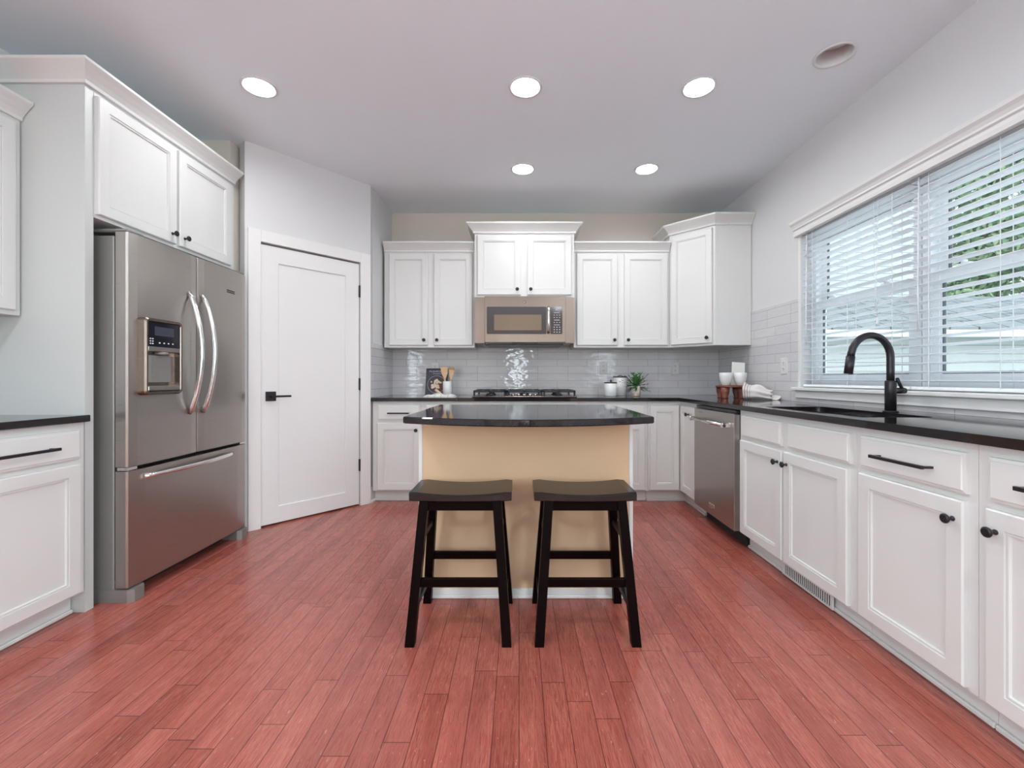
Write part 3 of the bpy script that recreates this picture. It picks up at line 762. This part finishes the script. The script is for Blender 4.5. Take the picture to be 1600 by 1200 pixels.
# dispenser
a, b, z0, z1 = 2.118-FY0, 2.358-FY0, .985, 1.372
mb = MB()
def dr_(ins, y, r): return [(x, y, z) for x, z in rrect(a+ins, b-ins, z0+ins, z1-ins, r)]
mb.rings([dr_(0, .002, .020), dr_(.002, -.036, .020), dr_(.008, -.044, .018), dr_(.016, -.044, .012), dr_(.019, -.040, .010), dr_(.021, -.010, .009)], smooth=False)
dp = mb.build('dispenser', 'steel2', t_)
mb = MB(); mb.box(a+.020, b-.020, -.041, -.008, 1.205, 1.228, .001); mb.box(a+.020, b-.020, -.041, -.008, 1.006, 1.032, .004); mb.build('dispenser_bar', 'steel', dp)
box(a+.021, b-.021, -.039, -.010, 1.229, 1.351).build('display', 'display', dp)
mb = MB(); mb.box(a+.06, b-.06, -.0395, -.0388, 1.285, 1.330); mb.build('display_window', 'displayin', dp)
mb = MB()
for i in range(3):
    for j in range(2): mb.box(a+.030+j*.014, a+.038+j*.014, -.0396, -.0388, 1.240+i*.012, 1.246+i*.012)
mb.build('keypad', 'marks', dp); mb = MB()
for i in range(4): mb.box(a+.085+i*.028, a+.094+i*.028, -.0396, -.0388, 1.246, 1.252)
mb.build('buttons', 'marks', dp)
mb = MB(); mb.lathe([(.030, 0), (.030, .012), (.022, .014)], (a+b)/2, -.022, 1.190, 16); mb.prism([(a+.03, -.011), (b-.03, -.011), (b-.06, -.022), (a+.06, -.022)], 1.05, 1.185); mb.build('chute', 'steelside', dp)

# ------------------------------------------------------------------ dishwasher (local x towards the camera, local y into the wall)
t_ = thing('dishwasher', 'stainless dishwasher with bar handle between corner and sink cabinets', 'dishwasher', (1.362, 3.382, 0), -PI/2)
L_ = 3.382-2.757
box(.008, L_-.008, .042, .62, .10, .865).build('body', 'darkgap', t_)
mb = MB(); mb.box(0.001, L_, 0, .040, .100, .842, .003); dd = mb.build('door', 'steel', t_)
box(.004, L_-.004, .016, .041, .846, .864).build('control_strip', 'blackplastic', t_)
box(.02, L_-.02, .09, .12, .0, .098).build('kick_plate', 'darkgap', t_)
mb = MB(); 
mb.tube([(.050, -.045, .765), (L_-.050, -.045, .765)], .0115, 14); 
hd = mb.build('handle', 'chrome', dd)
for xx in (.050, L_-.050): 
    mb = MB(); mb.box(xx-.014, xx+.014, -.058, 0, .750, .780, .004); mb.build('bracket', 'chrome', hd)
mb = MB(); mb.lathe([(.010, 0), (.010, .002), (.005, .002)], L_-.036, -.045, .765, 16, 'x'); mb.build('bracket_cap', 'black', hd)
mb = MB(); mb.box(.265, .345, -.003, .001, .150, .185, .001); npl = mb.build('badge', 'chrome', dd)
mb = MB(); mb.box(.275, .335, -.0036, -.003, .160, .175); mb.build('badge_lettering', 'steelside', npl)
box(.09, .15, -.0008, 0.001, .815, .818).build('maker_line', 'black', dd)

# toe kick vent grille
t_ = thing('floor_register', 'white slotted heating vent in the toe kick under the sink cabinet', 'vent', (1.436, 2.375, 0), -PI/2)
mb = MB(); mb.box(0, .38, 0, .008, .006, .014); mb.box(0, .38, 0, .008, .066, .074); mb.box(0, .010, 0, .008, .014, .066); mb.box(.37, .38, 0, .008, .014, .066); mb.build('frame', 'cab', t_)
mb = MB(); 
for k in range(24): xx = .014+k*.0150; mb.box(xx, xx+.0060, .0045, .0064, .013, .067)
mb.build('slats', 'cab', t_)
box(.008, .372, .0065, .0085, .012, .068).build('backing', 'darkgap', t_)

# ------------------------------------------------------------------ island
t_ = thing('kitchen_island', 'beige kitchen island base behind the two stools', 'kitchen island', (.033, 2.127, 0))
box(-.521, .521, 0.004, .60, 0, CB-.001).build('body', 'cab', t_)
box(-.506, .506, 0, .004, .045, CB-.001).build('front_panel', 'beige', t_)
mb = MB()
for a, b in ((-.523, -.505), (.505, .523)): box(a, b, -.004, .02, 0, CB-.001, bev=.002).build('corner_trim', 'cab', t_)
mb = MB(); mb.box(-.505, .505, -.008, .003, 0, .045, .002); mb.box(-.505, .505, -.018, -.008, 0, .016, .004); mb.build('base_trim', 'cab', t_)
for a, b in ((-.49, -.01), (.01, .49)):
    mb = MB(); mb.M = Matrix.Translation((0, .60, 0)) @ Matrix.Rotation(PI, 4, 'Z'); mb.panel(a, b, DZ0, WZb, PD); mb.build('door', 'cab', t_)
# bowed top
ix0, ix1, iy0, iy1 = -.505, .588, 1.895, 2.765
pts = [(ix1, iy1), (ix0, iy1)]
N = 24
for i in range(N+1):
    u_ = i/N; x = ix0+(ix1-ix0)*u_; pts.append((x, iy0-.142*(1-(2*u_-1)**2)))
mb = MB(); 
def ins(p, d): cx__, cy__ = (ix0+ix1)/2, (iy0+iy1)/2; return (p[0]+(d if p[0] < cx__ else -d)*(1 if abs(p[0]-cx__) > .5 else abs(p[0]-cx__)/.5), p[1]+(d if p[1] < cy__ else -d))
mb.rings([[(*ins(p, .004), CB) for p in pts], [(*p, CB+.004) for p in pts], [(*p, CT-.004) for p in pts], [(*ins(p, .004), CT) for p in pts]], smooth=False)
tag(mb.build('island_countertop', 'granite'), 'dark polished stone island top with a bowed front edge', 'countertop')

# ------------------------------------------------------------------ saddle stools
def stool(label, x, y):
    t_ = thing('bar_stool', label, 'stool', (x, y, 0), 0, 'dark saddle stools in front of the island')
    SW, SD, ST = .212, .122, .603
    mb = MB(); rs = []; n = 14
    for i in range(n+1):
        u_ = -1+2*i/n; xx = u_*SW; zt = ST-.016*(1-u_*u_); zb = ST-.040-.004*(1-u_*u_)
        if i in (0, n): zt -= .006; 
        e = .006 if i in (0, n) else 0
        rs.append([(xx, -SD+e+.004, zb), (xx, -SD+e, zb+.004), (xx, -SD+e, zt-.007), (xx, -SD+e+.007, zt), (xx, SD-e-.007, zt), (xx, SD-e, zt-.007), (xx, SD-e, zb+.004), (xx, SD-e-.004, zb)])
    mb.rings(rs, smooth=False)
    for f_ in mb.bm.faces:
        f_.normal_update()
    mb.build('seat', 'stoolseat', t_)
    tx, ty, bxx, byy, hw = .152, .098, .194, .168, .0185
    zt = ST-.046
    def at(sx_, sy_, z): u_ = z/zt; return sx_*(bxx+(tx-bxx)*u_), sy_*(byy+(ty-byy)*u_)
    for sx_ in (-1, 1):
        for sy_ in (-1, 1):
            mb = MB(); B, T = at(sx_, sy_, 0), at(sx_, sy_, zt+.006)
            q = [(-hw, -hw), (hw, -hw), (hw, hw), (-hw, hw)]
            mb.hexa([(B[0]+a, B[1]+b, 0) for a, b in q], [(T[0]+a, T[1]+b, zt+.004) for a, b in q]); mb.build('leg', 'stool', t_)
    for sy_ in (-1, 1):
        p = at(1, sy_, zt-.02); mb = MB(); mb.box(-p[0]+hw-.003, p[0]-hw+.003, p[1]-.010, p[1]+.010, zt-.036, zt-.001); mb.build('apron', 'stool', t_)
        p = at(1, sy_, .238); mb = MB(); mb.box(-p[0]+hw-.005, p[0]-hw+.005, p[1]-.010, p[1]+.010, .220, .254, .002); mb.build('stretcher', 'stool', t_)
    for sx_ in (-1, 1):
        p = at(sx_, 1, zt-.02); mb = MB(); mb.box(p[0]-.010, p[0]+.010, -p[1]+hw-.003, p[1]-hw+.003, zt-.036, zt-.001); mb.build('apron', 'stool', t_)
        for zz in (.41, .135):
            p = at(sx_, 1, zz); mb = MB(); mb.box(p[0]-.010, p[0]+.010, -p[1]+hw-.005, p[1]-hw+.005, zz-.014, zz+.014, .002); mb.build('stretcher', 'stool', t_)
    return t_
stool('dark wooden saddle stool on the left in front of the island', -.243, 1.915)
stool('dark wooden saddle stool on the right in front of the island', .275, 1.915)

# ------------------------------------------------------------------ outlets
def outlet(label, loc, rz):
    t_ = thing('wall_outlet', label, 'outlet', loc, rz, 'wall outlets in the backsplash')
    MB().panel(-.039, .039, -.062, .062, [(0, 0), (0, -.003), (.003, -.006), (.006, -.006)]).build('cover_plate', 'outlet', t_)
    for z in (-.022, .022):
        mb = MB(); mb.lathe([(.0165, -.006), (.0165, -.008)], 0, 0, z, 18, 'y'); s_ = mb.build('socket', 'outlet', t_)
        mb = MB(); mb.box(-.008, -.005, -.0085, -.008, z-.003, z+.007); mb.box(.005, .008, -.0085, -.008, z-.003, z+.006); mb.lathe([(.0028, -.008), (.0028, -.0085)], 0, 0, z-.009, 8, 'y'); mb.build('slots', 'darkgap', s_)
YB = W-.008
def bk(px, py, Y=YB): return ((px-CX)/F*Y, Y, CH-(py-CY)/F*Y)
outlet('pale wall outlet behind the cookbook and utensils', bk(680, 576), 0)
outlet('pale wall outlet above the white canisters', bk(943, 575.5), 0)
outlet('pale wall outlet near the right corner of the back wall', bk(1054.8, 575.5), 0)
Yo = F*2.002/(1225.5-CX)
outlet('white wall outlet on the side wall left of the window', (XR-.008, Yo, CH-(572-CY)/F*Yo), -PI/2)

# ------------------------------------------------------------------ things on the back counter
Z0 = CT+.0005
def xat(px, Y): return (px-CX)/F*Y
# cookbook leaning on the wall
Yb = 4.235
t_ = thing('cookbook', 'dark cookbook with a plate of mushrooms on its cover, leaning on the backsplash', 'book', (xat(664, Yb), Yb, Z0), 0)
t_.rotation_euler = (math.radians(-14), 0, 0)
bw, bh = .212, .272
mb = MB(); mb.box(0, bw, 0, .003, 0, bh); mb.box(0, bw, .019, .022, 0, bh); mb.box(0, .003, .003, .019, 0, bh); mb.build('cover', 'cover', t_)
box(.003, bw-.003, .0032, .0188, .003, bh-.003).build('pages', 'pages', t_)
text('MUSHROOM', .027, 'title', 'ink', t_, (bw/2, -.0006, bh-.040), (PI/2, 0, 0), align='CENTER')
text('COOKBOOK', .014, 'subtitle', 'ink', t_, (bw/2, -.0006, bh-.060), (PI/2, 0, 0), align='CENTER')
mb = MB(); mb.lathe([(.088, -.0003), (.088, -.0008)], bw/2, 0, .110, 40, 'y'); pp = mb.build('plate_picture', 'ink', t_)
mb = MB(); mb.lathe([(.085, -.0008), (.085, -.0012)], bw/2, 0, .110, 40, 'y'); mb.build('plate_surface', 'plate_print', pp)
mb = MB(); mb.lathe([(.045, -.0012), (.045, -.0015)], bw/2+.02, 0, .085, 24, 'y'); mb.build('sauce_print', 'brownprint', pp)
mb = MB()
for k in range(26):
    a = random.uniform(0, 2*PI); r_ = .055*math.sqrt(random.random()); q = random.uniform(.008, .014)
    mb.lathe([(q, -.0015-.00002*k), (q, -.0018-.00002*k)], bw/2-.005+r_*math.cos(a), 0, .115+r_*math.sin(a)*.85, 10, 'y')
mb.build('mushroom_print', 'cream', pp)
# crock + utensils
Yc = 4.12; cxx = xat(699, Yc)
t_ = thing('utensil_crock', 'white cylindrical crock holding wooden utensils', 'crock', (cxx, Yc, Z0))
mb = MB(); mb.lathe([(.040, 0), (.0425, .003), (.0425, .136), (.041, .138), (.038, .136), (.038, .008)]); mb.build('pot', 'white_ceramic', t_)
def spatula(label, x, y, lean, m, dark, wide):
    t_ = thing('wooden_spatula', label, 'utensil', (x, y, Z0+.010), 0, 'wooden utensils in the crock'); t_.rotation_euler = (math.radians(-3), math.radians(lean), 0)
    mb = MB(); mb.tube([(0, 0, 0), (0, 0, .155)], [.006, .007], 10); mb.build('handle', m, t_)
    mb = MB(); pr = [(-.007, .150), (-.026*wide, .205), (-.030*wide, .262), (.030*wide, .262), (.026*wide, .205), (.007, .150)]
    mb.M = Matrix.Translation((0, .003, 0)) @ Matrix.Rotation(PI/2, 4, 'X'); mb.prism(pr, 0, .006); mb.build('blade', m, t_)
    if dark:
        mb = MB(); mb.box(-.029*wide, .029*wide, -.0045, .0045, .238, .264); mb.build('dark_tip', 'midwood', t_)
spatula('light wooden spatula in the crock, left one', cxx-.012, Yc-.012, -4, 'lightwood', 0, 1.15)
spatula('wooden spatula with darker brown tip in the crock, right one', cxx+.014, Yc+.008, 6, 'lightwood', 1, .85)
# white towel with a wood handle lying on it
def cloth(name, m, label, cat, loc, lx, ly, hfun, nx=34, ny=20):
    mb = MB(); g_ = [[None]*(ny+1) for _ in range(nx+1)]
    top, bot = [], []
    for i in range(nx+1):
        rt, rb = [], []
        for j in range(ny+1):
            u_, v_ = i/nx, j/ny; edge = 1-.12*math.sin(7*u_+3*v_)
            x = (u_-.5)*lx*(1-.10*math.sin(5*v_)); y = (v_-.5)*ly*edge; h = hfun(u_, v_)
            rt.append(mb.v(x, y, h+.004)); rb.append(mb.v(x, y, max(0.0, h-.002) if h > .004 else 0))
        top.append(rt); bot.append(rb)
    for i in range(nx):
        for j in range(ny):
            mb.f([top[i][j], top[i+1][j], top[i+1][j+1], top[i][j+1]], True); mb.f([bot[i][j], bot[i][j+1], bot[i+1][j+1], bot[i+1][j]], True)
    for i in range(nx): mb.f([top[i][0], bot[i][0], bot[i+1][0], top[i+1][0]]); mb.f([top[i][ny], top[i+1][ny], bot[i+1][ny], bot[i][ny]])
    for j in range(ny): mb.f([top[0][j], top[0][j+1], bot[0][j+1], bot[0][j]]); mb.f([top[nx][j], bot[nx][j], bot[nx][j+1], top[nx][j+1]])
    o = mb.build(name, m, None, loc); tag(o, label, cat); return o
cloth('tea_towel', 'towelwhite', 'crumpled white cloth in front of the cookbook and crock', 'towel', (xat(687, 3.95), 3.95, Z0), .27, .13,
      lambda u_, v_: .030*math.sin(PI*min(1, max(0, u_)))**.4*math.sin(PI*v_)**.6*(.75+.25*math.sin(13*u_+4*v_))+.0)
t_ = thing('wooden_spoon', 'pinkish wooden utensil lying over the white cloth', 'utensil', (xat(684, 3.92), 3.93, Z0+.046), 0); t_.rotation_euler = (0, math.radians(38), math.radians(20))
mb = MB(); mb.tube([(-.030, 0, 0), (.045, 0, 0)], [.012, .010], 12); mb.build('handle', 'handlewood', t_)
# canisters
def canister(label, x, y, r_, h, knb):
    t_ = thing('canister', label, 'canister', (x, y, Z0), 0, 'white lidded canisters on the back counter')
    MB().lathe([(r_-.003, 0), (r_, .003), (r_, h), (r_-.003, h+.002)], seg=32).build('pot', 'white_ceramic', t_)
    ld_ = MB().lathe([(r_+.001, h+.002), (r_+.002, h+.004), (r_+.002, h+.010), (r_-.006, h+.012)], seg=32).build('lid', 'black', t_)
    if knb: mb = MB(); mb.tube([(0, 0, h+.011), (.004, 0, h+.028), (.002, 0, h+.036)], [.006, .008, .005], 10)
    else: mb = MB(); mb.tube([(-.020, 0, h+.012), (-.012, 0, h+.022), (.012, 0, h+.022), (.020, 0, h+.012)], .003, 8)
    mb.build('lid_handle', 'black', ld_)
Yk = 4.10
canister('short white canister with black lid and knob, the front one', xat(954, 4.06), 4.06, .058, .118, 1)
canister('taller cream canister with black lid behind the short one', xat(969, 4.22), 4.22, .066, .172, 0)
# plant
t_ = thing('potted_plant', 'small green houseplant in a cream pot with gold bands', 'plant', (xat(994, 4.04), 4.04, Z0))
mb = MB(); mb.lathe([(.034, 0), (.040, .004), (.040, .094), (.037, .095), (.036, .085)]); mb.build('pot', 'pot', t_)
mb = MB(); mb.lathe([(.0408, .012), (.0408, .016)], cap0=False, cap1=False); mb.lathe([(.0408, .024), (.0408, .028)], cap0=False, cap1=False); mb.build('bands', 'gold', t_)
MB().lathe([(.035, .082), (.035, .086)]).build('soil', 'soil', t_)
mb = MB(); random.seed(3)
for k in range(46):
    az = random.uniform(0, 2*PI); el = random.uniform(-.15, 1.35); L_ = random.uniform(.09, .175); wv = random.uniform(.007, .012)
    p = Vector((random.uniform(-.015, .015), random.uniform(-.015, .015), .088)); d_ = Vector((math.cos(az)*math.cos(el), math.sin(az)*math.cos(el)*.8, math.sin(el)))
    sd = d_.cross(Vector((0, 0, 1))).normalized(); rsA, rsB = [], []
    for i in range(7):
        u_ = i/6; ww = wv*math.sin(PI*min(.98, .08+u_*.92))**.8; c_ = p+d_*L_*u_+Vector((0, 0, -.035*u_*u_*(1.2-el)))
        rsA.append(c_+sd*ww); rsB.append(c_-sd*ww)
    up = Vector((0, 0, .0012))
    A = [mb.v(*q) for q in rsA]; Bv = [mb.v(*q) for q in rsB]; Cn = [mb.v(*((a_+b__)/2-up*2)) for a_, b__ in zip(rsA, rsB)]
    for i in range(6): mb.f([A[i], A[i+1], Cn[i+1], Cn[i]], True); mb.f([Cn[i], Cn[i+1], Bv[i+1], Bv[i]], True)
    # short side leaflets
    for i in (3, 5):
        for s_ in (-1, 1):
            c_ = (rsA[i]+rsB[i])/2; tip = c_+sd*s_*.028+d_*.026; w1 = d_*.005
            mb.f([mb.v(*(c_-w1)), mb.v(*(c_*.5+tip*.5-w1-up*2)), mb.v(*tip), mb.v(*(c_*.5+tip*.5+w1)), mb.v(*(c_+w1))])
mb.build('leaves', 'green_dark', t_)

# ------------------------------------------------------------------ right corner: riser, cups, card, towel
Yr = 3.66; rx_ = xat(1143, Yr)
t_ = thing('wooden_riser', 'reddish wooden footed riser in the counter corner', 'riser', (rx_, Yr, Z0), math.radians(-8))
mb = MB(); mb.lathe([(.118, .090), (.125, .094), (.125, .102), (.120, .106)], seg=40); mb.build('board', 'redwood', t_)
for x in (-.070, .060):
    for yy in (-.06, .06):
        mb = MB(); mb.lathe([(.026, 0), (.020, .012), (.032, .050), (.034, .090)], x, yy, 0, 20); mb.build('leg', 'redwood', t_)
def cup(label, x, y):
    t_ = thing('cup', label, 'cup', (x, y, Z0+.1065), 0, 'white handleless cups on the riser')
    MB().lathe([(.024, 0), (.030, .004), (.045, .040), (.0505, .075), (.052, .104), (.0505, .106), (.049, .100), (.042, .040), (.028, .012)], seg=32).build('bowl', 'white_ceramic', t_)
cup('white handleless cup on the riser, left one', xat(1134, 3.62), 3.62); cup('white handleless cup on the riser, right one', xat(1156, 3.62), 3.615)
mb = MB(); mb.box(-.055, .055, -.002, .002, 0, .196)
o = tag(mb.build('card', 'card'), 'cream printed card standing behind the two cups', 'card'); o.location = (xat(1152.5, 3.71), 3.71, Z0+.107); o.rotation_euler = (math.radians(-4), math.radians(4), 0)
# rolled striped towel
t_ = thing('striped_towel', 'rolled cream towel with brown stripes beside the wooden riser', 'towel', (1.872, 3.40, Z0), math.radians(-38))
mb = MB(); rs = []; n = 40; L_ = .19
for i in range(13):
    u_ = i/12; R1 = (.068-.030*u_)*(1-.10*math.sin(9*u_)); ring = []
    for k in range(n):
        a = 2*PI*k/n; fold = 1+.05*math.sin(5*a+6*u_)+(.16*u_*math.sin(7*a))
        y_ = R1*math.cos(a)*fold; z_ = R1+R1*math.sin(a)*fold
        ring.append((-.10+L_*u_+.012*math.sin(7*a)*u_, y_*1.15, max(.0, z_)))
    rs.append(ring)
mb.rings(rs, cap1=False)
inner = [[(p[0]-.02*q, p[1]*(1-.22*q), (p[2]-.03)*(1-.2*q)+.03) for p in rs[-1]] for q in (0, 1, 2, 3)]
mb.rings(inner, cap0=False)
mb.build('roll', 'towel', t_)
mb = MB()
for k in range(5):
    a = -.9+k*.45; mb.f([mb.v(.085, .010*(k-2), .004), mb.v(.135+.01*(k % 2), .035*(k-2), .002+.012*(k % 2)), mb.v(.150, .035*(k-2)+.028, .018+.012*(k % 2)), mb.v(.095, .010*(k-2)+.014, .040)])
mb.build('folded_end', 'towel', t_)

# ------------------------------------------------------------------ outside
struct('side_yard_ground', box(2.3, 40, -12, 45, -.5, -.4), 'bounce_ground'); tag(bpy.data.objects['side_yard_ground'], 'unseen ground outside the window, made pale to brighten the blinds')
t_ = thing('neighbour_house', 'white sided neighbouring house with grey shingle roof seen through the blinds', 'house', (3.2, 6.5, -.4))
box(0, 9.5, 0, .2, 0, 2.16).build('lower_wall', 'siding', t_, (0, 0, 0))
mb = MB(); mb.hexa([(-.3, -.30, 2.16), (9.8, -.30, 2.16), (9.8, 1.5, 2.93), (-.3, 1.5, 2.93)], [(-.3, -.30, 2.20), (9.8, -.30, 2.20), (9.8, 1.5, 2.97), (-.3, 1.5, 2.97)]); mb.build('roof', 'shingle', t_)
box(-.3, 9.8, -.33, -.24, 2.06, 2.16, bev=.01).build('gutter', 'gutter', t_)
box(-.3, 4.10, 1.5, 4, 0, 7.5).build('upper_wall', 'siding', t_)
box(4.11, 9.8, 1.5, 4, 0, 2.8).build('rear_wall', 'siding', t_)
def tree(label, x, y, h, r_, m, seed):
    random.seed(seed)
    t_ = thing('tree', label, 'tree', (x, y, -.4), 0, 'trees beyond the neighbouring house')
    mb = MB(); mb.tube([(0, 0, 0), (.1, 0, h*.35), (-.05, .1, h*.7)], [.22, .17, .08], 10)
    for k in range(6):
        a = k*PI/3; mb.tube([(0, 0, h*(.3+.05*k)), (r_*.5*math.cos(a), r_*.5*math.sin(a), h*(.5+.05*k))], [.08, .03], 8)
    mb.build('trunk', 'trunk', t_)
    mb = MB(); cl = [(Vector((random.uniform(-1, 1)*r_*.75, random.uniform(-1, 1)*r_*.6, h*random.uniform(.24, .97))), random.uniform(.35, .6)*r_*.75) for _ in range(34)]
    for k in range(8500):
        c_, q = random.choice(cl); d_ = Vector((random.gauss(0, 1), random.gauss(0, 1), random.gauss(0, 1))).normalized()*q*random.random()**.4
        p = c_+d_; s_ = random.uniform(.10, .20); a = Vector((random.gauss(0, 1), random.gauss(0, 1), random.gauss(0, 1))).normalized(); b_ = a.cross(Vector((random.gauss(0, 1), random.gauss(0, 1), random.gauss(0, 1)))).normalized()
        mb.f([mb.v(*(p-a*s_)), mb.v(*(p-b_*s_*.4)), mb.v(*(p+a*s_)), mb.v(*(p+b_*s_*.4))])
    tag(mb.build('foliage', m, t_), kind='stuff')
tree('bright green leafy tree in the right window half, above the grey roof', 15.0, 14.3, 9.5, 2.1, 'leafA', 1)
tree('grey-green tree at the far right of the window view', 19.9, 16.2, 11.0, 2.3, 'leafB', 2)
tree('deep green tree low behind the neighbouring roof', 17.8, 22.4, 12.5, 2.7, 'leafC', 5)
tree('green tree furthest off behind the house', 12.2, 19.4, 9.0, 2.2, 'leafB', 8)
